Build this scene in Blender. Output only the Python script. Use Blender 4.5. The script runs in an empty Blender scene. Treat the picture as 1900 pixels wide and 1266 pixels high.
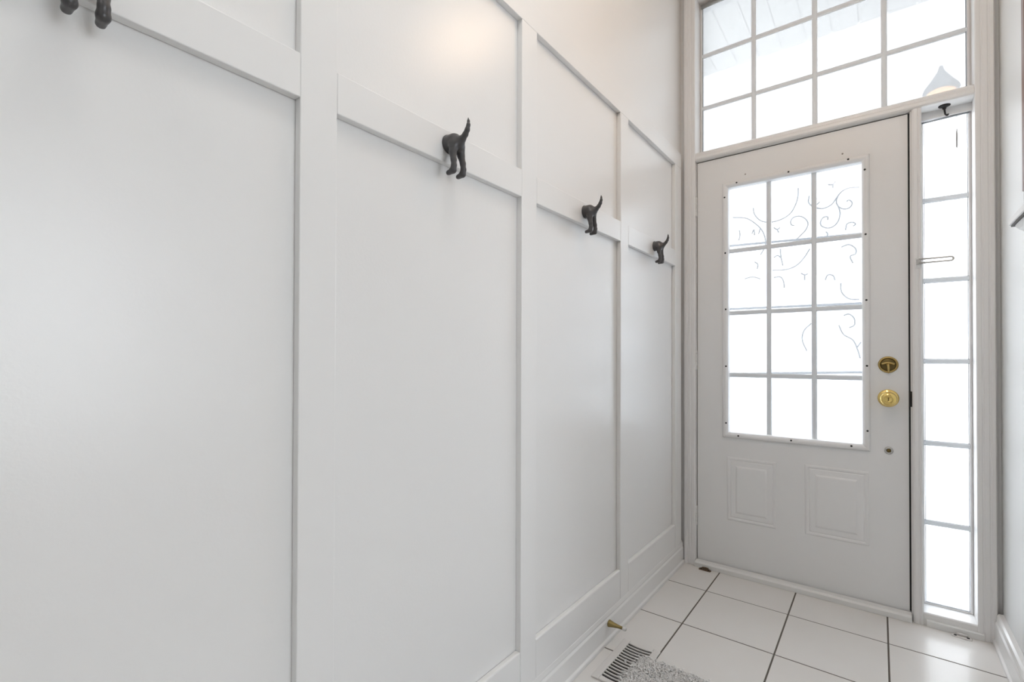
import bpy, math, random
import numpy as np
from mathutils import Vector, Matrix
random.seed(7)
SC = bpy.context.scene
COL = SC.collection
PI = math.pi

# ------------------------------------------------------------------ camera
CAM = np.array([0.83, -2.4806, 1.0562])
YAW, PITCH, ROLL, FPX = 0.6421, 0.009, 0.0027, 881.1235
PPX, PPY = 972.19, 653.14
def cam_axes(y, p, r):
    fw = np.array([-math.sin(y)*math.cos(p), math.cos(y)*math.cos(p), math.sin(p)])
    rt = np.array([math.cos(y), math.sin(y), 0.0])
    up = np.cross(rt, fw)
    return rt*math.cos(r)+up*math.sin(r), -rt*math.sin(r)+up*math.cos(r), fw
RT, UP, FW = cam_axes(YAW, PITCH, ROLL)
def px(u, v, axis, val):
    """photo pixel -> point on the plane axis = val"""
    d = RT*(u-PPX)/FPX - UP*(v-PPY)/FPX + FW
    return CAM + d*((val-CAM[axis])/d[axis])
cd = bpy.data.cameras.new('camera')
cam = bpy.data.objects.new('camera', cd)
COL.objects.link(cam)
cam.matrix_world = Matrix(((RT[0], UP[0], -FW[0], CAM[0]), (RT[1], UP[1], -FW[1], CAM[1]),
                           (RT[2], UP[2], -FW[2], CAM[2]), (0, 0, 0, 1)))
cd.sensor_width = 36.0
cd.sensor_fit = 'HORIZONTAL'
cd.lens = FPX*36.0/1900.0
cd.shift_x = -(PPX-950.0)/1900.0
cd.shift_y = (PPY-633.0)/1900.0
cd.clip_start = 0.01
SC.camera = cam

# ------------------------------------------------------------------ world, exposure
wd = bpy.data.worlds.new('overcast_sky')
SC.world = wd
wd.use_nodes = True
bg = wd.node_tree.nodes['Background']
bg.inputs['Color'].default_value = (0.935, 0.968, 1.0, 1)
bg.inputs['Strength'].default_value = 5.6
SC.view_settings.view_transform = 'Standard'
SC.view_settings.look = 'None'
SC.view_settings.gamma = 1.0
SC.view_settings.use_curve_mapping = False
SC.view_settings.exposure = 0.42
def portal(name, x0, x1, z0, z1, y):
    l = bpy.data.lights.new(name, 'AREA')
    l.shape = 'RECTANGLE'; l.size = x1-x0; l.size_y = z1-z0
    l.cycles.is_portal = True
    o = bpy.data.objects.new(name, l)
    COL.objects.link(o)
    o.location = ((x0+x1)/2, y, (z0+z1)/2)
    o.rotation_euler = (-PI/2, 0, 0)
portal('daylight_portal', 0.09, 1.12, 2.10, 2.89, 0.09)
portal('daylight_portal', 0.97, 1.12, 0.05, 2.05, 0.09)
portal('daylight_portal', 0.24, 0.77, 0.69, 1.89, 0.055)
p3 = bpy.data.lights.new('daylight_portal', 'AREA')
p3.shape = 'RECTANGLE'; p3.size = 1.9; p3.size_y = 1.4; p3.cycles.is_portal = True
p3 = bpy.data.objects.new('daylight_portal', p3)
COL.objects.link(p3); p3.location = (4.28, -1.9, 1.35); p3.rotation_euler = (0, PI/2, 0)
LAMP_WARM = 6.2
FILL_NEAR = 14.0  # strength of the fill dome added above the left wall
FILL_FAR = 12.0  # strength of the fill dome added behind the camera

# ------------------------------------------------------------------ materials
def mat(name, col, rough=0.5, metal=0.0, noise=None, bump=None, spec=None, emit=None, coat=None):
    m = bpy.data.materials.new(name)
    m.use_nodes = True
    nt = m.node_tree
    b = nt.nodes['Principled BSDF']
    b.inputs['Base Color'].default_value = (*col, 1)
    b.inputs['Roughness'].default_value = rough
    b.inputs['Metallic'].default_value = metal
    if spec is not None: b.inputs['Specular IOR Level'].default_value = spec
    if coat: b.inputs['Coat Weight'].default_value = coat; b.inputs['Coat Roughness'].default_value = 0.1
    if emit:
        b.inputs['Emission Color'].default_value = (*emit[0], 1)
        b.inputs['Emission Strength'].default_value = emit[1]
    tc = None
    if noise or bump:
        tc = nt.nodes.new('ShaderNodeTexCoord')
    if noise:
        sc, amt, col2 = noise
        n = nt.nodes.new('ShaderNodeTexNoise')
        n.inputs['Scale'].default_value = sc
        n.inputs['Detail'].default_value = 5
        nt.links.new(tc.outputs['Object'], n.inputs['Vector'])
        r = nt.nodes.new('ShaderNodeMix'); r.data_type = 'RGBA'
        r.inputs['A'].default_value = (*col, 1); r.inputs['B'].default_value = (*col2, 1)
        mr = nt.nodes.new('ShaderNodeMapRange')
        mr.inputs['From Min'].default_value = 0.35; mr.inputs['From Max'].default_value = 0.75
        mr.inputs['To Max'].default_value = amt
        nt.links.new(n.outputs['Fac'], mr.inputs['Value'])
        nt.links.new(mr.outputs['Result'], r.inputs['Factor'])
        nt.links.new(r.outputs['Result'], b.inputs['Base Color'])
    if bump:
        sc, st, dist = bump
        n2 = nt.nodes.new('ShaderNodeTexNoise')
        n2.inputs['Scale'].default_value = sc
        n2.inputs['Detail'].default_value = 3
        nt.links.new(tc.outputs['Object'], n2.inputs['Vector'])
        bp = nt.nodes.new('ShaderNodeBump')
        bp.inputs['Strength'].default_value = st
        bp.inputs['Distance'].default_value = dist
        nt.links.new(n2.outputs['Fac'], bp.inputs['Height'])
        nt.links.new(bp.outputs['Normal'], b.inputs['Normal'])
    return m

def glass_mat(name, clear, tint=(0.97, 0.985, 1.0)):
    m = bpy.data.materials.new(name)
    m.use_nodes = True
    nt = m.node_tree
    nt.nodes.clear()
    out = nt.nodes.new('ShaderNodeOutputMaterial')
    tr = nt.nodes.new('ShaderNodeBsdfTransparent'); tr.inputs['Color'].default_value = (*tint, 1)
    tl = nt.nodes.new('ShaderNodeBsdfTranslucent'); tl.inputs['Color'].default_value = (*tint, 1)
    gl = nt.nodes.new('ShaderNodeBsdfGlossy'); gl.inputs['Roughness'].default_value = 0.08
    a = nt.nodes.new('ShaderNodeMixShader'); a.inputs['Fac'].default_value = clear
    nt.links.new(tl.outputs[0], a.inputs[1]); nt.links.new(tr.outputs[0], a.inputs[2])
    b = nt.nodes.new('ShaderNodeMixShader'); b.inputs['Fac'].default_value = 0.05
    nt.links.new(a.outputs[0], b.inputs[1]); nt.links.new(gl.outputs[0], b.inputs[2])
    nt.links.new(b.outputs[0], out.inputs['Surface'])
    return m

M = dict(
    wall=mat('wall_paint_semigloss', (0.885, 0.882, 0.875), 0.30, bump=(160, 0.08, 0.002), spec=0.7),
    trim=mat('trim_paint', (0.885, 0.882, 0.875), 0.30, bump=(90, 0.03, 0.002), spec=0.7),
    rwall=mat('side_wall_paint', (0.86, 0.875, 0.87), 0.45, bump=(160, 0.1, 0.002)),
    ceil=mat('ceiling_paint', (0.90, 0.89, 0.88), 0.8),
    casing=mat('casing_paint', (0.85, 0.845, 0.84), 0.35),
    door=mat('door_paint', (0.86, 0.86, 0.86), 0.38),
    tile=mat('ceramic_tile', (0.84, 0.825, 0.805), 0.22, noise=(3.0, 0.6, (0.78, 0.75, 0.715)), bump=(40, 0.04, 0.002)),
    grout=mat('grout', (0.13, 0.115, 0.10), 0.9, bump=(300, 0.3, 0.002)),
    bronze=mat('dark_bronze', (0.075, 0.072, 0.074), 0.33, metal=0.25),
    brass=mat('polished_brass', (0.83, 0.62, 0.22), 0.14, metal=1.0),
    agedbrass=mat('aged_brass', (0.16, 0.115, 0.045), 0.35, metal=1.0),
    satinbrass=mat('satin_brass', (0.52, 0.38, 0.15), 0.32, metal=1.0),
    oldbrass=mat('dull_brass', (0.30, 0.235, 0.10), 0.38, metal=0.9),
    steel=mat('dull_steel', (0.55, 0.54, 0.52), 0.4, metal=0.8),
    rust=mat('rusty_steel', (0.20, 0.145, 0.10), 0.6, metal=0.4, noise=(40, 0.9, (0.10, 0.06, 0.035))),
    black=mat('black_rubber', (0.012, 0.012, 0.014), 0.6),
    screw=mat('dark_screw', (0.02, 0.02, 0.02), 0.6),
    hole=mat('putty_spot', (0.30, 0.27, 0.25), 0.8),
    munt=mat('muntin_vinyl', (0.80, 0.84, 0.88), 0.45),
    bead=mat('glazing_bead', (0.33, 0.35, 0.38), 0.5),
    white=mat('white_plastic', (0.82, 0.82, 0.81), 0.35),
    regist=mat('register_enamel', (0.76, 0.74, 0.72), 0.35),
    dark=mat('duct_shade_paint', (0.03, 0.028, 0.026), 0.8),  # shade of the register opening, put into the colour
    rug=mat('shag_yarn', (0.88, 0.87, 0.86), 0.95, noise=(70, 0.8, (0.66, 0.65, 0.64))),
    brown=mat('brown_wood', (0.20, 0.105, 0.075), 0.4, noise=(14, 0.7, (0.12, 0.06, 0.045))),
    greyst=mat('grey_stand', (0.30, 0.29, 0.28), 0.5),
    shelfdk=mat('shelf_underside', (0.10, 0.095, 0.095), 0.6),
    soffit=mat('soffit_vinyl', (0.62, 0.61, 0.58), 0.6),
    porch=mat('porch_concrete', (0.62, 0.62, 0.61), 0.85, noise=(5, 0.5, (0.5, 0.5, 0.5))),
    scroll=mat('scroll_iron', (0.13, 0.14, 0.16), 0.5),
    ironcap=mat('lantern_iron', (0.06, 0.065, 0.08), 0.5, metal=0.4),
    frost=glass_mat('frosted_glass', 0.62, (0.92, 0.93, 0.94)),
    clearish=glass_mat('door_glass', 0.85, (0.73, 0.74, 0.75)),
    transom=glass_mat('transom_glass', 0.55, (0.53, 0.535, 0.54)),
    plain=glass_mat('clear_glass', 0.97),
    wood=mat('oak_floor', (0.42, 0.30, 0.19), 0.4, noise=(6, 0.6, (0.33, 0.22, 0.13))),
    bowl=mat('lamp_bowl_glass', (0.9, 0.85, 0.75), 0.3, emit=((1.0, 0.72, 0.49), LAMP_WARM)),
    dome=mat('fill_dome_glass', (0.9, 0.9, 0.88), 0.3, emit=((1.0, 0.97, 0.94), FILL_NEAR)),
    dome2=mat('fill_dome_glass_dim', (0.9, 0.9, 0.88), 0.3, emit=((1.0, 0.97, 0.94), FILL_FAR)),
    globe=mat('lantern_glow', (0.9, 0.8, 0.6), 0.4, emit=((1.0, 0.45, 0.08), 4.0)),
    stucco=mat('porch_post_paint', (0.55, 0.58, 0.63), 0.7),
)

# ------------------------------------------------------------------ helpers
class MB:
    def __init__(s): s.v = []; s.f = []; s.sm = []
    def add(s, vs, fs, smooth=False):
        k = len(s.v)
        s.v += [tuple(float(c) for c in p) for p in vs]
        s.f += [tuple(i+k for i in f) for f in fs]
        s.sm += [smooth]*len(fs)
        return s
    def box(s, x0, x1, y0, y1, z0, z1):
        v = [(x, y, z) for x in (x0, x1) for y in (y0, y1) for z in (z0, z1)]
        return s.add(v, [(0, 1, 3, 2), (4, 6, 7, 5), (0, 4, 5, 1), (2, 3, 7, 6), (0, 2, 6, 4), (1, 5, 7, 3)])
    def prism(s, prof, axis, a, b):
        """extrude a closed 2-D profile along axis from a to b; profile axes are the other two, in order"""
        def mk(p, t):
            q = list(p); q.insert(axis, t); return tuple(q)
        n = len(prof)
        v = [mk(p, a) for p in prof]+[mk(p, b) for p in prof]
        f = [(i, (i+1) % n, (i+1) % n+n, i+n) for i in range(n)]
        f += [tuple(range(n))[::-1], tuple(range(n, 2*n))]
        return s.add(v, f)
    def loft(s, x0, x1, z0, z1, prof, y, cap=True):
        """concentric rectangles facing -y: prof = [(inset, height towards the room)]"""
        v = []; f = []
        for ins, h in prof:
            v += [(x0+ins, y-h, z0+ins), (x1-ins, y-h, z0+ins), (x1-ins, y-h, z1-ins), (x0+ins, y-h, z1-ins)]
        for k in range(len(prof)-1):
            for i in range(4):
                j = (i+1) % 4
                f.append((4*k+i, 4*k+j, 4*k+4+j, 4*k+4+i))
        if cap:
            k = 4*(len(prof)-1); f.append((k, k+1, k+2, k+3))
        return s.add(v, f)
    def tube(s, path, radii, n=10, cap=True, smooth=True):
        P = [Vector(p) for p in path]
        if not hasattr(radii, '__len__'): radii = [radii]*len(P)
        v = []; f = []
        ref = None
        for i, p in enumerate(P):
            t = (P[min(i+1, len(P)-1)]-P[max(i-1, 0)]).normalized()
            if ref is None:
                ref = Vector((0, 0, 1)) if abs(t.z) < 0.9 else Vector((1, 0, 0))
            a = (ref-t*ref.dot(t)).normalized(); b = t.cross(a); ref = a
            v += [p+(a*math.cos(2*PI*k/n)+b*math.sin(2*PI*k/n))*radii[i] for k in range(n)]
        for i in range(len(P)-1):
            for k in range(n):
                f.append((i*n+k, i*n+(k+1) % n, (i+1)*n+(k+1) % n, (i+1)*n+k))
        s.add(v, f, smooth)
        if cap:
            k = len(s.v)-len(v)
            s.f += [tuple(k+i for i in range(n))[::-1], tuple(k+len(v)-n+i for i in range(n))]
            s.sm += [False, False]
        return s
    def lathe(s, prof, origin, axis, n=32, smooth=True):
        """prof = [(radius, distance along axis)]"""
        o = Vector(origin); t = Vector(axis).normalized()
        ref = Vector((0, 0, 1)) if abs(t.z) < 0.9 else Vector((1, 0, 0))
        a = (ref-t*ref.dot(t)).normalized(); b = t.cross(a)
        v = []; f = []
        for r, d in prof:
            v += [o+t*d+(a*math.cos(2*PI*k/n)+b*math.sin(2*PI*k/n))*max(r, 1e-5) for k in range(n)]
        for i in range(len(prof)-1):
            for k in range(n):
                f.append((i*n+k, i*n+(k+1) % n, (i+1)*n+(k+1) % n, (i+1)*n+k))
        f.append(tuple(range(n))[::-1]); f.append(tuple((len(prof)-1)*n+k for k in range(n)))
        return s.add(v, f, smooth)
    def mesh(s, name, m):
        me = bpy.data.meshes.new(name)
        me.from_pydata(s.v, [], s.f)
        me.polygons.foreach_set('use_smooth', s.sm)
        me.materials.append(m)
        me.update()
        import bmesh
        bm = bmesh.new(); bm.from_mesh(me)
        bmesh.ops.recalc_face_normals(bm, faces=bm.faces)
        bm.to_mesh(me); bm.free()
        return me
    def build(s, name, m, parent=None, bevel=0.0, sharp=False):
        o = bpy.data.objects.new(name, s.mesh(name, m))
        COL.objects.link(o)
        if parent is not None: o.parent = parent
        if bevel:
            b = o.modifiers.new('bevel', 'BEVEL')
            b.width = bevel; b.segments = 2; b.limit_method = 'ANGLE'; b.angle_limit = math.radians(40)
        return o

def instance(name, me, loc=(0, 0, 0), parent=None):
    o = bpy.data.objects.new(name, me)
    COL.objects.link(o); o.location = loc
    if parent is not None: o.parent = parent
    return o
def tag(o, label, cat, group=None, kind=None):
    o['label'] = label; o['category'] = cat
    if group: o['group'] = group
    if kind: o['kind'] = kind
    return o
def struct(o, label, cat): return tag(o, label, cat, kind='structure')
def empty(name, loc=(0, 0, 0)):
    o = bpy.data.objects.new(name, None)
    COL.objects.link(o); o.location = loc
    return o
def smooth_path(pts, n=6):
    """Catmull-Rom through the points"""
    P = [Vector(p) for p in pts]
    P = [P[0]*2-P[1]]+P+[P[-1]*2-P[-2]]
    out = []
    for i in range(1, len(P)-2):
        for k in range(n):
            t = k/n
            a, b, c, d = P[i-1], P[i], P[i+1], P[i+2]
            out.append(0.5*((2*b)+(c-a)*t+(2*a-5*b+4*c-d)*t*t+(3*b-a-3*c+d)*t**3))
    out.append(P[-2])
    return out

# ------------------------------------------------------------------ room shell
HX = 1.193          # right wall
HY = -5.0           # hall end
HZ = 3.00           # ceiling
wl = MB().box(-0.12, 0.0, HY, 0.14, -0.02, HZ).build('wall_left', M['wall'])
struct(wl, 'white board and batten wall running along the hall to the door', 'wall')
AY0, AY1, AZ = -3.75, -1.34, 2.45      # archway added with the side room to let daylight in
wr = MB().box(HX, HX+0.12, HY, AY0, -0.02, HZ).box(HX, HX+0.12, AY1, 0.14, -0.02, HZ).box(HX, HX+0.12, AY0, AY1, AZ, HZ).build('wall_right', M['rwall'])
struct(wr, 'plain pale wall beside the sidelight, carrying the small shelf', 'wall')
wf = MB()
wf.box(0.0, 0.022, 0.0, 0.14, -0.02, HZ).box(1.179, HX, 0.0, 0.14, -0.02, HZ).box(0.022, 1.179, 0.0, 0.14, 2.95, HZ)
wf = wf.build('wall_front', M['wall'])
struct(wf, 'white end wall around the front door and its glazing', 'wall')
wb = MB().box(-0.12, HX+0.12, HY-0.12, HY, -0.02, HZ).build('wall_back', M['wall'])
struct(wb, 'white wall closing the far end of the hall', 'wall')
ce = MB().box(-0.12, HX+0.12, HY-0.12, 0.14, HZ, HZ+0.1).build('ceiling', M['ceil'])
struct(ce, 'flat white ceiling over the hall', 'ceiling')

# floor: grout bed with single tiles
fl = MB().box(-0.12, HX+0.12, HY-0.12, 0.14, -0.06, -0.0011).build('floor', M['grout'])
struct(fl, 'white ceramic tile floor with dark grout joints', 'floor')
TS, TX0, TY0, G = 0.3257, 0.2023, -0.2641, 0.0027
full = None
xs = [TX0+TS*k for k in range(-1, 4)]
ys = [TY0+TS*k for k in range(1, -16, -1)]
def tile_mesh(w, d):
    b = 0.0008
    v = []
    for ins, z in ((0, -0.004), (0, -0.0008), (b, 0.0)):
        v += [(ins, ins, z), (w-ins, ins, z), (w-ins, d-ins, z), (ins, d-ins, z)]
    f = []
    for k in range(2):
        for i in range(4):
            j = (i+1) % 4
            f.append((4*k+i, 4*k+j, 4*k+4+j, 4*k+4+i))
    f.append((8, 9, 10, 11))
    return MB().add(v, f).mesh('tile', M['tile'])
for i in range(len(xs)):
    for j in range(len(ys)-1):
        x0 = max(xs[i]+G, 0.0); x1 = min(xs[i]+TS-G, HX)
        y0 = max(ys[j+1]+G, HY); y1 = min(ys[j]-G, 0.10)
        if x1-x0 < 0.01 or y1-y0 < 0.01: continue
        if x1-x0 > TS-2*G-1e-4 and y1-y0 > TS-2*G-1e-4:
            if full is None: full = tile_mesh(TS-2*G, TS-2*G)
            me = full
        else:
            me = tile_mesh(x1-x0, y1-y0)
        instance('tile', me, (x0, y0, random.uniform(-0.0003, 0.0)), fl)

# unseen side room and window, added to carry daylight onto the left wall
RX, SY_0, SY_1 = 4.2, -4.6, -0.9
o = MB().box(HX+0.12, RX+0.12, SY_0-0.12, SY_1+0.12, -0.06, -0.001).build('floor_added_room', M['wood'])
struct(o, 'oak floor of the added side room beyond the archway', 'floor')
o = MB().box(HX+0.12, RX+0.12, SY_0-0.12, SY_1+0.12, HZ, HZ+0.1).build('ceiling_added_room', M['ceil'])
struct(o, 'white ceiling of the added side room beyond the archway', 'ceiling')
o = MB().box(HX+0.12, RX+0.12, SY_0-0.12, SY_0, -0.001, HZ).build('wall_added_room_back', M['rwall'])
struct(o, 'pale back wall of the added side room beyond the archway', 'wall')
o = MB().box(HX+0.12, RX+0.12, SY_1, SY_1+0.12, -0.001, HZ).build('wall_added_room_front', M['rwall'])
struct(o, 'pale front wall of the added side room beyond the archway', 'wall')
WY0, WY1, WZ0, WZ1 = -2.6, -1.2, 0.40, 2.30
o = MB().box(RX, RX+0.12, SY_0, WY0, -0.001, HZ).box(RX, RX+0.12, WY1, SY_1, -0.001, HZ).box(RX, RX+0.12, WY0, WY1, -0.001, WZ0).box(RX, RX+0.12, WY0, WY1, WZ1, HZ)
o = o.build('wall_added_room_window', M['rwall'])
struct(o, 'pale window wall of the added side room beyond the archway', 'wall')
w3 = MB()
for k in range(5):
    y = WY0+(WY1-WY0)*k/4
    w3.box(RX+0.03, RX+0.09, max(y-0.03, WY0), min(y+0.03, WY1), WZ0, WZ1)
w3.box(RX+0.03, RX+0.09, WY0, WY1, WZ0, WZ0+0.05).box(RX+0.03, RX+0.09, WY0, WY1, WZ1-0.05, WZ1)
w3 = w3.build('added_window', M['white'])
struct(w3, 'big four-pane window added in the side room as a daylight source', 'window')
for k in range(4):
    y = WY0+(WY1-WY0)*k/4
    MB().box(RX+0.058, RX+0.062, y+0.03, y+0.32, WZ0+0.05, WZ1-0.05).build('pane', M['plain'], w3)

# battens on the left wall
T = 0.018
for a, b in ((-4.625, -4.553), (-3.98, -3.908), (-3.335, -3.263), (-2.70, -2.628), (-2.052, -1.981), (-1.407, -1.333), (-0.761, -0.689), (-0.137, -0.048)):
    MB().box(0, T, a, b, 0.10, 2.02).build('stile', M['trim'], wl, bevel=0.0018)
segs = [(-4.553, -3.98), (-3.908, -3.335), (-3.263, -2.70), (-2.628, -2.052), (-1.981, -1.407), (-1.333, -0.761), (-0.689, -0.137)]
for a, b in segs:
    MB().box(0, T, a, b, 1.510, 1.588).build('hook_rail', M['trim'], wl, bevel=0.0018)
    MB().box(0, T, a, b, 0.10, 0.222).build('bottom_rail', M['trim'], wl, bevel=0.004)
MB().box(0, T, HY, -0.048, 2.02, 2.096).build('cap_rail', M['trim'], wl, bevel=0.0018)

def baseboard(name, side, ya, yb, label):
    pr = [(0, 0), (0.030, 0), (0.030, 0.012), (0.024, 0.018), (0.024, 0.078), (0.020, 0.086), (0.021, 0.092), (0.019, 0.106), (0.014, 0.113), (0, 0.115)]
    if side < 0: pr = [(0+x, z) for x, z in pr]
    else: pr = [(HX-x, z) for x, z in pr]
    o = MB().prism(pr, 1, ya, yb).build(name, M['trim'], bevel=0.0012)
    struct(o, label, 'baseboard')
baseboard('baseboard_left', -1, HY, -0.032, 'white moulded baseboard under the board and batten wall')
baseboard('baseboard_right', 1, AY1, -0.030, 'white moulded baseboard under the plain pale wall')

# ------------------------------------------------------------------ door frame
def casing(name, prof, label):
    o = MB().prism(prof, 2, 0.0, 2.95).build(name, M['casing'], bevel=0.0012)
    struct(o, label, 'trim')
casing('trim_1', [(0.022, 0.13), (0.022, -0.024), (0.028, -0.030), (0.040, -0.030), (0.042, -0.0285), (0.046, -0.0285), (0.048, -0.030),
                  (0.058, -0.030), (0.060, -0.0285), (0.064, -0.0285), (0.066, -0.030), (0.079, -0.030), (0.082, -0.027), (0.082, 0.13)],
       'white casing on the hinge side of the front door')
casing('trim_2', [(1.123, 0.13), (1.123, -0.027), (1.126, -0.030), (1.137, -0.030), (1.139, -0.0285), (1.143, -0.0285), (1.145, -0.030),
                  (1.157, -0.030), (1.159, -0.0285), (1.163, -0.0285), (1.165, -0.030), (1.175, -0.030), (1.179, -0.024), (1.179, 0.13)],
       'white casing between the sidelight and the plain pale wall')
o = MB().prism([(0.932, 0.13), (0.932, -0.010), (0.935, -0.014), (0.938, -0.026), (0.944, -0.030), (0.954, -0.030), (0.958, -0.027), (0.962, -0.030), (0.968, -0.026), (0.968, 0.13)],
               2, 0.0, 2.052).build('trim_3', M['casing'], bevel=0.001)
struct(o, 'white mullion post between the front door and the sidelight', 'trim')
# transom bar (profile in y, z)
o = MB().prism([(0.13, 2.052), (-0.010, 2.052), (-0.022, 2.056), (-0.026, 2.062), (-0.026, 2.074), (-0.020, 2.079), (-0.020, 2.088), (-0.012, 2.098), (0.05, 2.106), (0.13, 2.106)],
               0, 0.082, 1.123).build('trim_4', M['casing'], bevel=0.0008)
struct(o, 'white transom bar over the front door and sidelight', 'trim')
o = MB().prism([(0.13, 2.898), (-0.026, 2.898), (-0.030, 2.902), (-0.030, 2.95), (0.13, 2.95)], 0, 0.082, 1.123).build('trim_5', M['casing'], bevel=0.001)
struct(o, 'white head casing above the transom window', 'trim')
o = MB().prism([(0.13, 0.0), (-0.026, 0.0), (-0.026, 0.046), (-0.022, 0.050), (0.13, 0.056)], 0, 0.968, 1.123).build('trim_6', M['casing'], bevel=0.001)
struct(o, 'white sill under the sidelight', 'trim')
o = MB().prism([(-0.026, 0.0), (-0.036, 0.0), (-0.036, 0.022), (-0.033, 0.026), (-0.026, 0.027)], 0, 0.976, 1.140).build('trim_7', M['white'])
struct(o, 'thin white strip along the floor below the sidelight', 'trim')
o = MB().prism([(0.13, 0.0), (-0.041, 0.0), (-0.041, 0.020), (-0.034, 0.027), (-0.008, 0.030), (-0.008, 0.018), (0.13, 0.018)], 0, 0.0825, 0.9315).build('trim_8', M['white'], bevel=0.001)
struct(o, 'white sloping threshold strip along the bottom of the front door', 'threshold')

# ------------------------------------------------------------------ glazing helper
def glazing(root, xr, zr, bars_x, bars_z, y, gmat, mw=0.021, edge=0.004):
    x0, x1 = xr; z0, z1 = zr
    bx = [x0]+list(bars_x)+[x1]; bz = [z0]+list(bars_z)+[z1]
    for i in range(len(bx)-1):
        for j in range(len(bz)-1):
            MB().box(bx[i], bx[i+1], y, y+0.004, bz[j], bz[j+1]).build('pane', gmat, root)
    for b in bars_x:
        MB().prism([(b-mw/2, y), (b-mw/2, y-0.005), (b-mw/4, y-0.008), (b+mw/4, y-0.008), (b+mw/2, y-0.005), (b+mw/2, y)], 2, z0, z1).build('muntin', M['munt'], root)
    for b in bars_z:
        MB().prism([(y, b-mw/2), (y-0.0045, b-mw/2), (y-0.0072, b-mw/4), (y-0.0072, b+mw/4), (y-0.0045, b+mw/2), (y, b+mw/2)], 0, x0, x1).build('muntin', M['munt'], root)

# transom window
w1 = MB().loft(0.082, 1.123, 2.100, 2.898, [(0.0, -0.02), (0.0, 0.006), (0.006, 0.010), (0.011, 0.006), (0.012, -0.02)], 0.064, cap=False).build('window_1', M['casing'])
struct(w1, 'wide frosted transom window of twelve panes above the front door', 'window')
glazing(w1, (0.092, 1.113), (2.110, 2.888), (0.340, 0.597, 0.851), (2.352, 2.626), 0.062, M['transom'])
MB().loft(0.0945, 1.1105, 2.1125, 2.8855, [(0.0, 0.0), (0.0, 0.004), (0.003, 0.004), (0.003, 0.0)], 0.060, cap=False).build('glazing_bead', M['bead'], w1)
MB().tube([(0.094, 0.045, 2.880), (0.60, 0.045, 2.884)], 0.010, 12).build('roller_tube', M['steel'], w1)

# sidelight
w2 = MB().loft(0.968, 1.123, 0.050, 2.052, [(0.0, -0.02), (0.0, 0.006), (0.005, 0.010), (0.009, 0.006), (0.010, -0.02)], 0.064, cap=False).build('window_2', M['casing'])
struct(w2, 'tall narrow sidelight window of six panes beside the front door', 'window')
glazing(w2, (0.976, 1.115), (0.058, 2.030), (), (0.385, 0.707, 1.040, 1.368, 1.696), 0.062, M['frost'], mw=0.021)
MB().loft(0.9785, 1.1125, 0.0605, 2.030, [(0.0, 0.0), (0.0, 0.004), (0.0022, 0.004), (0.0022, 0.0)], 0.060, cap=False).build('glazing_bead', M['bead'], w2)
MB().box(0.968, 1.123, 0.040, 0.075, 2.022, 2.052).build('head_stop', M['casing'], w2)
MB().tube([(0.972, 0.052, 2.016), (1.118, 0.052, 2.020)], 0.0035, 8).build('head_gap', M['bead'], w2)

# ------------------------------------------------------------------ front door
DX0, DX1, DZ0, DZ1 = 0.085, 0.926, 0.022, 2.048
LX0, LX1, LZ0, LZ1 = 0.232, 0.774, 0.684, 1.894
dm = MB()
dm.box(DX0, LX0, 0, 0.044, DZ0, DZ1).box(LX1, DX1, 0, 0.044, DZ0, DZ1)
dm.box(LX0, LX1, 0, 0.044, LZ1, DZ1).box(LX0, LX1, 0, 0.044, DZ0, LZ0)
door = dm.build('door_1', M['door'])
struct(door, 'white front door with a large grilled glass lite and brass locks', 'door')
MB().loft(0.207, 0.801, 0.658, 1.918, [(0, -0.002), (0.001, 0.005), (0.006, 0.011), (0.014, 0.012), (0.020, 0.010), (0.027, 0.004), (0.029, -0.004), (0.030, -0.024)], 0.0, cap=False).build('lite_frame', M['door'], door)
glazing(door, (LX0, LX1), (LZ0, LZ1), (0.412, 0.596), (0.966, 1.272, 1.580), 0.024, M['clearish'], mw=0.021)
PANEL = [(0.0, 0.0), (0.004, 0.0035), (0.010, 0.0035), (0.016, -0.0), (0.020, 0.0025), (0.040, 0.0035), (0.047, 0.0075), (0.052, 0.008)]
for a, b, c, d in ((0.228, 0.446, 0.254, 0.564), (0.560, 0.795, 0.258, 0.572)):
    MB().loft(a, b, c, d, PANEL, -0.0002).build('panel', M['door'], door)
scr = MB().lathe([(0.0042, 0), (0.0042, 0.0014), (0.002, 0.002)], (0, 0, 0), (0, -1, 0), 10).mesh('screw', M['screw'])
spot = MB().lathe([(0.0036, 0), (0.0036, 0.0004), (0.002, 0.0006)], (0, 0, 0), (0, -1, 0), 10).mesh('screw_hole', M['hole'])
for x, z in ((0.276, 1.906), (0.499, 1.907), (0.726, 1.909), (0.784, 1.851), (0.786, 1.576), (0.788, 1.297), (0.789, 1.019), (0.790, 0.745),
             (0.220, 1.844), (0.223, 1.568), (0.225, 1.290), (0.226, 1.009), (0.226, 0.730), (0.282, 0.672), (0.507, 0.674), (0.734, 0.675)):
    instance('screw', scr, (x, -0.0105, z), door)
for x, z in ((0.313, 1.942), (0.705, 1.942)):
    instance('screw_hole', spot, (x, 0.0, z), door)
MB().box(0.0815, 0.0855, 0.004, 0.030, 0.03, 2.05).build('weatherstrip', M['black'], door)
MB().box(0.9255, 0.9325, 0.004, 0.030, 0.03, 2.05).build('weatherstrip', M['black'], door)
MB().box(0.0855, 0.9255, 0.004, 0.030, 2.0475, 2.053).build('weatherstrip', M['black'], door)
MB().prism([(0.926, -0.002), (0.929, -0.010), (0.936, -0.018), (0.938, -0.010), (0.938, 0.004), (0.926, 0.004)], 2, 0.856, 0.918).build('strike_plate', M['black'], door)
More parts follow.
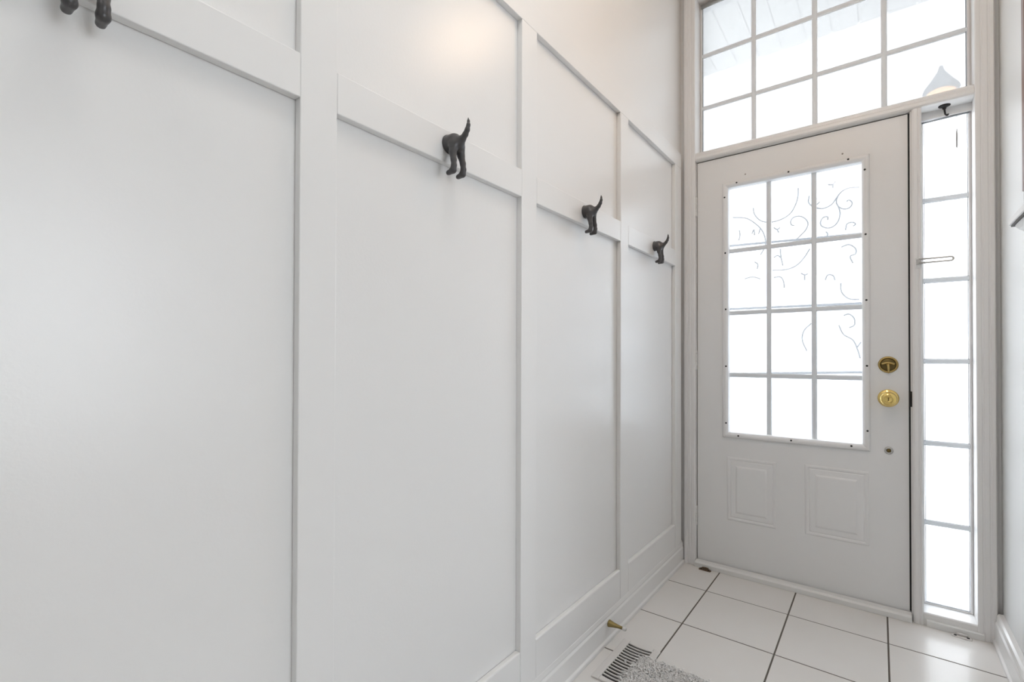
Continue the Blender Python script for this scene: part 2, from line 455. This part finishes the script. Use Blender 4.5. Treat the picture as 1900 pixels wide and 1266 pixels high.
for z in (1.824, 1.039, 0.248):
    h = MB().box(0.0765, 0.0840, -0.012, 0.000, z-0.048, z+0.048).build('hinge', M['casing'], door)
    for k in range(5):
        MB().lathe([(0.0040, 0), (0.0058, 0.001), (0.0058, 0.0178), (0.0040, 0.0188)], (0.0815, -0.013, z-0.0485+k*0.0194), (0, 0, 1), 12).build('knuckle', M['casing'], h)
# deadbolt with thumb turn
db = MB().lathe([(0.034, 0.0), (0.034, 0.003), (0.031, 0.007), (0.027, 0.008), (0.0265, 0.005)], (0.860, 0, 1.025), (0, -1, 0), 36).build('deadbolt', M['satinbrass'], door)
MB().lathe([(0.0262, 0.004), (0.0262, 0.0065), (0.022, 0.0085), (0.008, 0.010)], (0.860, 0, 1.025), (0, -1, 0), 32).build('rosette', M['agedbrass'], db)
tt = MB().lathe([(0.007, 0.008), (0.007, 0.020), (0.004, 0.022)], (0.860, 0, 1.026), (0, -1, 0), 16)
tt.tube(smooth_path([(0.840, -0.018, 1.027), (0.848, -0.020, 1.031), (0.860, -0.021, 1.033), (0.872, -0.020, 1.031), (0.880, -0.018, 1.027)]), 0.0042, 8)
tt.tube([(0.860, -0.020, 1.030), (0.861, -0.022, 1.010), (0.861, -0.020, 0.990)], [0.005, 0.0045, 0.003], 8)
tt.build('thumb_turn', M['satinbrass'], db)
# knob
kb = MB().lathe([(0.036, 0.0), (0.036, 0.003), (0.033, 0.006), (0.024, 0.009), (0.012, 0.012), (0.011, 0.026), (0.018, 0.032), (0.026, 0.040), (0.0285, 0.050),
                 (0.026, 0.058), (0.020, 0.063), (0.010, 0.0655), (0.0085, 0.064), (0.0, 0.064)], (0.860, 0, 0.886), (0, -1, 0), 40).build('door_knob', M['brass'], door)
MB().box(0.8585, 0.8615, -0.0665, -0.063, 0.881, 0.891).build('turn_button', M['agedbrass'], kb)
cy = MB().lathe([(0.0150, 0.0), (0.0150, 0.003), (0.012, 0.006), (0.0085, 0.0065), (0.008, 0.004)], (0.861, 0, 0.670), (0, -1, 0), 24).build('lock_cylinder', M['steel'], door)
MB().lathe([(0.0075, 0.0035), (0.0075, 0.006), (0.003, 0.007)], (0.861, 0, 0.670), (0, -1, 0), 16).build('plug', M['agedbrass'], cy)

# ------------------------------------------------------------------ outside the door; porch wall and slab are invented
st = MB()
st.box(0.06, 0.12, 0.145, 0.17, 0.0, 2.09).box(0.885, 0.945, 0.145, 0.17, 0.0, 2.09).box(0.12, 0.885, 0.145, 0.17, 2.0, 2.09).box(0.12, 0.885, 0.145, 0.17, 0.0, 0.30)
st = st.build('storm_door', M['white'])
tag(st, 'white storm door with scroll ironwork behind the front door glass', 'storm door')
MB().box(0.12, 0.885, 0.160, 0.163, 0.30, 2.0).build('pane', M['plain'], st)
for a, b in (((1350, 457), (1597, 434)), ((1352, 574), (1599, 563)), ((1354, 694), (1600, 691))):
    p = px(*a, 1, 0.150); q = px(*b, 1, 0.150)
    d = (q-p); p = p-d*0.12; q = q+d*0.12
    MB().tube([p, q], 0.0060, 6).build('bar', M['scroll'], st)
S1 = lambda *pts: [(1340+x/4.084, 290+y/4.084) for x, y in pts]
S2 = lambda *pts: [(1240+x/2.877, 280+y/2.877) for x, y in pts]
scrolls = [
    S1((235, 390), (245, 440), (290, 488), (360, 500), (440, 482), (510, 440), (550, 380), (573, 310), (575, 240)),
    S1((548, 525), (525, 520), (520, 490), (545, 462), (590, 455), (630, 475), (650, 510), (635, 555), (595, 600), (540, 650)),
    S1((80, 465), (180, 470), (250, 510), (300, 560), (325, 620), (325, 680), (290, 750)),
    S1((710, 395), (770, 395), (830, 365), (870, 310), (910, 265), (965, 240), (1040, 235)),
    S1((940, 345), (962, 332), (985, 355), (965, 390), (920, 400), (880, 380), (865, 340), (885, 290), (910, 265)),
    S1((880, 380), (893, 430), (880, 490), (845, 530), (800, 545), (755, 530), (745, 500), (765, 465), (800, 460), (798, 485)),
    S1((935, 560), (945, 515), (985, 500), (1010, 515), (990, 530)),
    S1((380, 865), (480, 860), (560, 830), (620, 770), (665, 700)),
    S1((900, 690), (960, 670), (1010, 700), (1010, 740), (970, 760), (990, 810)),
    S1((900, 960), (905, 1030), (960, 1080), (1040, 1085)),
    S1((170, 930), (230, 915), (290, 930)), S1((390, 920), (440, 915), (465, 950), (470, 1000)),
    S1((780, 940), (800, 900), (840, 905), (855, 940)), S1((660, 300), (655, 350), (690, 385), (740, 395)),
    S1((720, 320), (700, 345), (715, 365), (740, 345)),
    S2((935, 880), (965, 872), (992, 895), (993, 930), (965, 945)), S2((910, 930), (935, 980), (985, 1010), (1010, 1060), (1025, 1110)),
    S2((1008, 1050), (1030, 1020)), S2((765, 920), (725, 960), (715, 1010), (740, 1070)),
    S1((390, 540), (415, 555), (440, 540)), S1((415, 555), (430, 580)), S1((225, 590), (240, 555), (245, 600)), S1((275, 590), (285, 560), (290, 540)),
    S1((800, 215), (835, 215), (860, 190)), S1((840, 215), (838, 240)), S1((595, 885), (625, 900), (650, 890)), S1((625, 900), (625, 940)),
    S1((440, 700), (445, 760), (460, 830)), S1((390, 770), (420, 752), (445, 770)), S1((130, 560), (135, 600), (125, 640)), S1((785, 570), (800, 590), (790, 610)),
    S1((245, 800), (270, 820), (265, 855)),
]
for pts in scrolls:
    P = smooth_path([px(u, v, 1, 0.152) for u, v in pts], 5)
    MB().tube(P, 0.0034, 6).build('scroll', M['scroll'], st)

pc = MB().box(-1.2, 2.6, 0.16, 1.25, 3.22, 3.30).build('porch_ceiling', M['soffit'])
struct(pc, 'ribbed pale soffit of the porch seen through the transom window', 'ceiling')
for k in range(26):
    x = -1.15+k*0.145
    MB().box(x, x+0.138, 0.16, 1.25, 3.205, 3.221).build('soffit_board', M['soffit'], pc)
pf = MB().box(-3.0, 4.0, 0.18, 2.2, -0.22, -0.06).build('porch_floor', M['porch'])
struct(pf, 'pale concrete porch slab added outside the front door', 'floor')
gr = MB().box(-30, 30, 2.2, 60, -0.6, -0.4).build('ground', M['porch'])
struct(gr, 'pale open ground beyond the porch', 'ground')
ww = MB().box(1.34, 1.46, 0.18, 1.20, -0.06, 3.206).build('wall_porch_added', M['stucco'])  # unseen wall, added to hold the lantern arm
struct(ww, 'added blue grey side wall of the porch carrying the lantern', 'wall')
ln = empty('porch_lantern', (1.090, 0.75, 2.33))
tag(ln, 'porch lantern glowing amber behind the transom window', 'lantern')
MB().lathe([(0.02, 0.0), (0.055, 0.01), (0.062, 0.05), (0.058, 0.09), (0.03, 0.105)], (0, 0, 0), (0, 0, 1), 20).build('globe', M['globe'], ln)
MB().lathe([(0.075, 0.10), (0.070, 0.115), (0.045, 0.15), (0.02, 0.19), (0.012, 0.205), (0.008, 0.225)], (0, 0, 0), (0, 0, 1), 20).build('cap', M['ironcap'], ln)
MB().lathe([(0.05, -0.02), (0.06, -0.01), (0.06, 0.005), (0.02, 0.008)], (0, 0, 0), (0, 0, 1), 20).build('base', M['ironcap'], ln)
MB().tube(smooth_path([(0.0, 0, -0.015), (0.06, 0, -0.05), (0.14, 0, -0.06), (0.245, 0, -0.03)]), 0.010, 8).build('arm', M['ironcap'], ln)
MB().lathe([(0.055, 0.0), (0.055, 0.008), (0.03, 0.016)], (0.251, 0, -0.03), (-1, 0, 0), 20).build('wall_plate', M['ironcap'], ln)

# ------------------------------------------------------------------ dog-rear coat hooks
def surface_nets(fn, lo, hi, h):
    n = [int(math.ceil((b-a)/h))+1 for a, b in zip(lo, hi)]
    ax = [lo[i]+h*np.arange(n[i]) for i in range(3)]
    X, Y, Z = np.meshgrid(*ax, indexing='ij')
    D = fn(X, Y, Z)
    S = D < 0
    c = [(i, j, k) for i in (0, 1) for j in (0, 1) for k in (0, 1)]
    cut = lambda A, o: A[o[0]:n[0]-1+o[0], o[1]:n[1]-1+o[1], o[2]:n[2]-1+o[2]]
    cnt = sum(cut(S, o).astype(int) for o in c)
    act = (cnt > 0) & (cnt < 8)
    idx = -np.ones(act.shape, int)
    idx[act] = np.arange(act.sum())
    acc = np.zeros(act.shape+(3,)); wt = np.zeros(act.shape)
    for p in c:
        for d in range(3):
            if p[d]: continue
            q = list(p); q[d] = 1
            A = cut(D, p); B = cut(D, q)
            m = (A < 0) != (B < 0)
            t = np.where(m, A/np.where(m, A-B, 1), 0)
            for e in range(3):
                acc[..., e] += np.where(m, p[e]+(t if e == d else 0), 0)
            wt += m
    pos = acc/np.maximum(wt, 1)[..., None]
    I = np.argwhere(act)
    V = np.array(lo)+h*(I+pos[act])
    F = []
    for d in range(3):
        e, g = [(1, 2), (2, 0), (0, 1)][d]
        A = np.take(S, range(n[d]-1), axis=d); B = np.take(S, range(1, n[d]), axis=d)
        for i, j, k in np.argwhere(A != B):
            q = [i, j, k]
            if q[e] < 1 or q[g] < 1 or q[e] > n[e]-2 or q[g] > n[g]-2: continue
            def cell(a, b):
                r = list(q); r[e] -= a; r[g] -= b; return idx[tuple(r)]
            fc = [cell(1, 1), cell(0, 1), cell(0, 0), cell(1, 0)]
            if B[i, j, k]: fc = fc[::-1]
            F.append(tuple(int(t) for t in fc))
    return V, F
def cone(X, Y, Z, a, b, ra, rb):
    a = np.array(a); b = np.array(b); ab = b-a
    t = np.clip(((X-a[0])*ab[0]+(Y-a[1])*ab[1]+(Z-a[2])*ab[2])/(ab@ab), 0, 1)
    return np.sqrt((X-a[0]-t*ab[0])**2+(Y-a[1]-t*ab[1])**2+(Z-a[2]-t*ab[2])**2)-(ra+(rb-ra)*t)
def smin(a, b, k):
    h = np.clip(0.5+0.5*(b-a)/k, 0, 1)
    return b+(a-b)*h-k*h*(1-h)
def dog(X, Y, Z):
    d = cone(X, Y*0.95, Z, (-0.006, 0, 0.004), (0.020, 0, 0.004), 0.0215, 0.0195)
    d = smin(d, cone(X, Y, Z, (0.020, 0, 0.003), (0.032, 0, -0.001), 0.0185, 0.0140), 0.008)
    tail = [((0.034, 0, 0.001), 0.0095), ((0.046, 0, 0.007), 0.0074), ((0.0545, 0, 0.0145), 0.0063), ((0.0605, 0, 0.0235), 0.0055), ((0.0637, 0, 0.0335), 0.0043), ((0.0640, 0, 0.0425), 0.0027), ((0.0632, 0, 0.050), 0.0009)]
    for (a, ra), (b, rb) in zip(tail, tail[1:]):
        d = smin(d, cone(X, Y, Z, a, b, ra, rb), 0.003 if a[0] > 0.04 else 0.008)
    for s in (-1, 1):
        leg = [((0.027, s*0.010, -0.006), 0.0125), ((0.0275, s*0.0135, -0.024), 0.0088), ((0.032, s*0.0150, -0.043), 0.0068), ((0.0335, s*0.0155, -0.057), 0.0064), ((0.031, s*0.0155, -0.0665), 0.0070)]
        l = None
        for (a, ra), (b, rb) in zip(leg, leg[1:]):
            c = cone(X, Y, Z, a, b, ra, rb)
            l = c if l is None else smin(l, c, 0.003)
        l = smin(l, cone(X, Y, Z, (0.031, s*0.0155, -0.068), (0.0165, s*0.016, -0.0705), 0.0068, 0.0058), 0.005)
        l = np.maximum(l, -(Z+0.0752))
        d = smin(d, l, 0.005)
    return np.maximum(d, -(X-0.0))
HV, HF = surface_nets(dog, (-0.003, -0.030, -0.080), (0.072, 0.030, 0.054), 0.0012)
hm = bpy.data.meshes.new('hook_body')
hm.from_pydata([tuple(v) for v in HV], [], HF)
hm.polygons.foreach_set('use_smooth', [True]*len(HF))
hm.materials.append(M['bronze']); hm.update()
pm = MB().lathe([(0.0215, 0.0), (0.0222, 0.001), (0.0222, 0.003), (0.0205, 0.0042)], (0, 0, 0.004), (1, 0, 0), 28).mesh('mounting_plate', M['bronze'])
hook0 = None
for y, lab in ((-0.412, 'dark dog-rump coat hook with upright tail, first hook from the front door'),
               (-1.046, 'dark dog-rump coat hook with upright tail, second hook from the front door'),
               (-1.693, 'dark dog-rump coat hook with upright tail, third hook from the front door'),
               (-2.338, 'dark dog-rump coat hook with upright tail, fourth hook from the front door')):
    r = empty('coat_hook', (T-0.0008, y, 1.5505))
    tag(r, lab, 'hook', 'dog-rump coat hooks along the hook rail')
    instance('hook_body', hm, (0, 0, 0), r)
    instance('mounting_plate', pm, (0, 0, 0), r)

# ------------------------------------------------------------------ door stop on the baseboard
ds = empty('door_stop', (0.0235, -0.872, 0.066))
tag(ds, 'tapered brass door stop with white tip on the left baseboard', 'door stop')
cn = MB().lathe([(0.0125, 0.0), (0.0130, 0.002), (0.0120, 0.006), (0.0085, 0.022), (0.0060, 0.040), (0.0050, 0.056)], (0, 0, 0), (1, 0, 0), 20).build('cone', M['oldbrass'], ds)
for k in range(7):
    t = 0.010+k*0.0065
    MB().lathe([(0.0112-0.17*t*0.9, t), (0.0122-0.17*t*0.9, t+0.001), (0.0112-0.17*t*0.9, t+0.002)], (0, 0, 0), (1, 0, 0), 18).build('coil', M['oldbrass'], cn)
MB().lathe([(0.0055, 0.056), (0.0068, 0.058), (0.0068, 0.066), (0.0050, 0.069)], (0, 0, 0), (1, 0, 0), 16).build('tip', M['white'], ds)

# ------------------------------------------------------------------ floor register
RX0, RX1, RY0, RY1 = 0.066, 0.204, -1.086, -0.826
rg = empty('floor_register', (0, 0, 0))
tag(rg, 'white metal floor register with curved louvres beside the shag rug', 'floor register')
SX0, SX1, SY0, SY1 = 0.092, 0.180, -1.068, -0.846
fr = MB()
def rim(xa, xb, ya, yb): fr.box(xa, xb, ya, yb, 0.0, 0.0055)
rim(RX0, SX0, RY0, RY1); rim(SX1, RX1, RY0, RY1); rim(SX0, SX1, RY0, SY0); rim(SX0, SX1, SY1, RY1)
fr.build('frame', M['regist'], rg, bevel=0.0022)
MB().box(SX0, SX1, SY0, SY1, 0.0, 0.0012).build('duct_shade_plate', M['dark'], rg)  # dark plate stands in for the shaded opening under the louvres
NSL = 14
pit = (SY1-SY0)/NSL
arc = lambda t: -0.010*(4*t*(1-t))
sl = MB()
n = 8
vs = []; fs = []
for i in range(n+1):
    t = i/n; x = SX0-0.001+(SX1-SX0+0.002)*t; y = arc(t)*0.5
    for dy, z in ((-0.0026, 0.0012), (-0.0026, 0.0045), (-0.0016, 0.0052), (0.0016, 0.0052), (0.0026, 0.0045), (0.0026, 0.0012)):
        vs.append((x, y+dy, z))
for i in range(n):
    for k in range(6):
        fs.append((i*6+k, i*6+(k+1) % 6, i*6+6+(k+1) % 6, i*6+6+k))
slat = MB().add(vs, fs).mesh('louvre', M['regist'])
for k in range(NSL+1):
    instance('louvre', slat, (0, SY0+k*pit+0.003, 0), rg)
MB().box(0.127, 0.131, -0.962, -0.950, 0.002, 0.013).build('lever', M['white'], rg, bevel=0.001)

# ------------------------------------------------------------------ shag rug
GX0, GX1, GY0, GY1 = 0.172, 0.78, -1.85, -0.915
rug = empty('shag_rug', (GX0, GY1, 0))
tag(rug, 'light grey shag rug lying over the edge of the floor register', 'rug')
MB().box(0.004, GX1-GX0-0.004, GY0-GY1+0.004, -0.004, 0.0062, 0.012).build('backing', M['rug'], rug)
rng = np.random.default_rng(3)
N = 30000
bx = rng.uniform(0, GX1-GX0, N); by = rng.uniform(GY0-GY1, 0, N)
near = rng.random(N) < 0.55
bx[near] = rng.uniform(0, 0.34, near.sum()); by[near] = rng.uniform(-0.36, 0, near.sum())
an = rng.uniform(0, 2*PI, N); le = rng.uniform(0.010, 0.028, N); hz = rng.uniform(0.006, 0.019, N)
w = 0.0022
px0 = np.stack([bx, by, np.full(N, 0.0105)], 1)
side = np.stack([-np.sin(an)*w, np.cos(an)*w, np.zeros(N)], 1)
mid = px0+np.stack([np.cos(an)*le*0.4, np.sin(an)*le*0.4, hz], 1)
tipp = px0+np.stack([np.cos(an)*le, np.sin(an)*le, hz*0.75], 1)
V = np.stack([px0-side, px0+side, mid+side, mid-side, tipp], 1).reshape(-1, 3)
F = []
for i in range(N):
    k = 5*i
    F.append((k, k+1, k+2, k+3)); F.append((k+3, k+2, k+4))
pm_ = bpy.data.meshes.new('pile')
pm_.from_pydata(V.tolist(), [], F)
pm_.materials.append(M['rug']); pm_.update()
po = bpy.data.objects.new('pile', pm_); COL.objects.link(po); po.parent = rug; po['kind'] = 'stuff'

# ------------------------------------------------------------------ small hardware by the door
def floor_clip(loc, rot, m1, m2, label):
    r = empty('floor_clip', loc); r.rotation_euler = (0, 0, rot)
    tag(r, label, 'clip')
    b = MB().prism([(-0.027, -0.010), (0.027, -0.010), (0.030, 0.002), (0.020, 0.014), (-0.020, 0.014), (-0.030, 0.002)], 2, 0.0, 0.0045)
    b.build('plate', m1, r, bevel=0.001)
    MB().tube([(-0.014, 0.006, 0.008), (0.0, 0.002, 0.011), (0.016, 0.006, 0.008)], 0.004, 8).build('latch', m1, r)
    for x in (-0.018, 0.018):
        MB().lathe([(0.0045, 0.004), (0.0045, 0.006), (0.002, 0.0068)], (x, -0.003, 0), (0, 0, 1), 12).build('screw', m2, r)
floor_clip((0.137, -0.056, 0.0), 0.0, M['rust'], M['screw'], 'rusty brown metal floor clip at the threshold near the hinges')
floor_clip((1.076, -0.051, 0.0), -0.06, M['regist'], M['screw'], 'shiny metal floor clip below the sidelight')

dg = empty('door_guard', (0.957, -0.030, 1.431))
tag(dg, 'white swing-bar door guard on the mullion post beside the sidelight', 'door guard')
MB().box(-0.010, 0.010, -0.004, 0.0, -0.020, 0.020).build('bracket', M['white'], dg, bevel=0.001)
MB().box(-0.007, 0.008, -0.014, -0.004, -0.006, 0.013).build('hinge_block', M['steel'], dg, bevel=0.001)
lp = [(0.0, 0, 0.0125)]+[(0.095+0.0075*math.sin(a), 0, 0.005+0.0075*math.cos(a)) for a in [PI*k/8 for k in range(9)]]+[(0.0, 0, -0.0025)]
MB().tube([(x, -0.012, z) for x, y, z in lp], 0.0034, 8).build('loop', M['steel'], dg)

sh = empty('suction_hook', (1.040, 0.012, 2.052))
tag(sh, 'small black suction-cup hook under the sidelight head', 'hook')
MB().lathe([(0.019, 0.0), (0.0185, 0.002), (0.010, 0.006), (0.006, 0.010), (0.006, 0.013)], (0, 0, 0), (0, 0, -1), 20).build('cup', M['black'], sh)
MB().tube(smooth_path([(0, 0, -0.010), (0.001, 0, -0.022), (0.003, 0, -0.034), (0.008, 0, -0.040), (0.012, 0, -0.036)]), 0.0032, 8).build('prong', M['black'], sh)

ct = empty('pull_cord', (1.080, 0.052, 2.018))
tag(ct, 'thin grey pull cord hanging in front of the topmost sidelight pane', 'cord')
MB().tube([(0, 0, 0.0), (0, 0, -0.065)], 0.0009, 6).build('string', M['bead'], ct)
MB().lathe([(0.0012, -0.055), (0.0030, -0.072), (0.0026, -0.125), (0.001, -0.130)], (0, 0, 0), (0, 0, 1), 10).build('toggle', M['greyst'], ct)

# ------------------------------------------------------------------ wall shelf with framed panel on the right wall
ws = empty('wall_shelf', (HX, -1.00, 1.400))
tag(ws, 'narrow white wall shelf with dark underside on the pale right wall', 'shelf')
MB().box(-0.094, 0.0, -0.25, 0.25, -0.004, 0.014).build('board', M['white'], ws, bevel=0.002)
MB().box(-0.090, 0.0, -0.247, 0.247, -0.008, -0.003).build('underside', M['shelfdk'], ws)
cv = [(0.0, -0.007)]+[(-0.086*math.cos(a), -0.009-0.030*math.sin(a)) for a in [PI/2*k/8 for k in range(9)]]
MB().prism(cv, 1, -0.235, 0.225).build('cove', M['white'], ws)
pfm = empty('framed_panel', (HX-0.086, -1.02, 1.413))
tag(pfm, 'brown wooden framed panel standing on the white wall shelf', 'picture frame')
MB().box(0.0, 0.030, -0.16, 0.155, 0.0, 0.042).build('stand', M['greyst'], pfm, bevel=0.002)
MB().box(0.006, 0.024, -0.19, 0.168, 0.042, 0.70).build('panel', M['brown'], pfm, bevel=0.001)
fm = MB()
fm.box(0.0, 0.006, -0.19, -0.165, 0.042, 0.70).box(0.0, 0.006, 0.143, 0.168, 0.042, 0.70).box(0.0, 0.006, -0.165, 0.143, 0.042, 0.07).box(0.0, 0.006, -0.165, 0.143, 0.672, 0.70)
fm.build('frame', M['brown'], pfm, bevel=0.001)

# ------------------------------------------------------------------ lamps of the hall; the flush domes are added fill
pl = empty('pendant_lamp', (0.62, -1.02, HZ))
tag(pl, 'warm glass bowl pendant lamp hanging over the hall near the door', 'lamp')
MB().lathe([(0.06, 0.0), (0.06, 0.012), (0.02, 0.03)], (0, 0, 0), (0, 0, -1), 24).build('canopy', M['satinbrass'], pl)
MB().tube([(0, 0, -0.02), (0, 0, -0.56)], 0.008, 10).build('stem', M['satinbrass'], pl)
MB().lathe([(0.02, 0.50), (0.10, 0.535), (0.145, 0.57), (0.150, 0.585), (0.135, 0.62), (0.09, 0.65), (0.03, 0.662)], (0, 0, 0), (0, 0, -1), 32).build('bowl', M['bowl'], pl)
for i, (y, lab) in enumerate(((-2.00, 'added fill lamp, white flush dome next to the pendant lamp'), (-3.60, 'added fill lamp, white flush dome towards the hall end'))):
    r = empty('added_fill_lamp', (0.60, y, HZ))  # unseen dome lamps, added to brighten the hall
    tag(r, lab, 'lamp', 'added flush fill lamps of the hall')
    MB().lathe([(0.17, 0.0), (0.17, 0.02), (0.165, 0.025)], (0, 0, 0), (0, 0, -1), 32).build('rim', M['white'], r)
    MB().lathe([(0.162, 0.02), (0.155, 0.045), (0.12, 0.075), (0.06, 0.092), (0.02, 0.096)], (0, 0, 0), (0, 0, -1), 32).build('dome', M['dome' if i == 0 else 'dome2'], r)
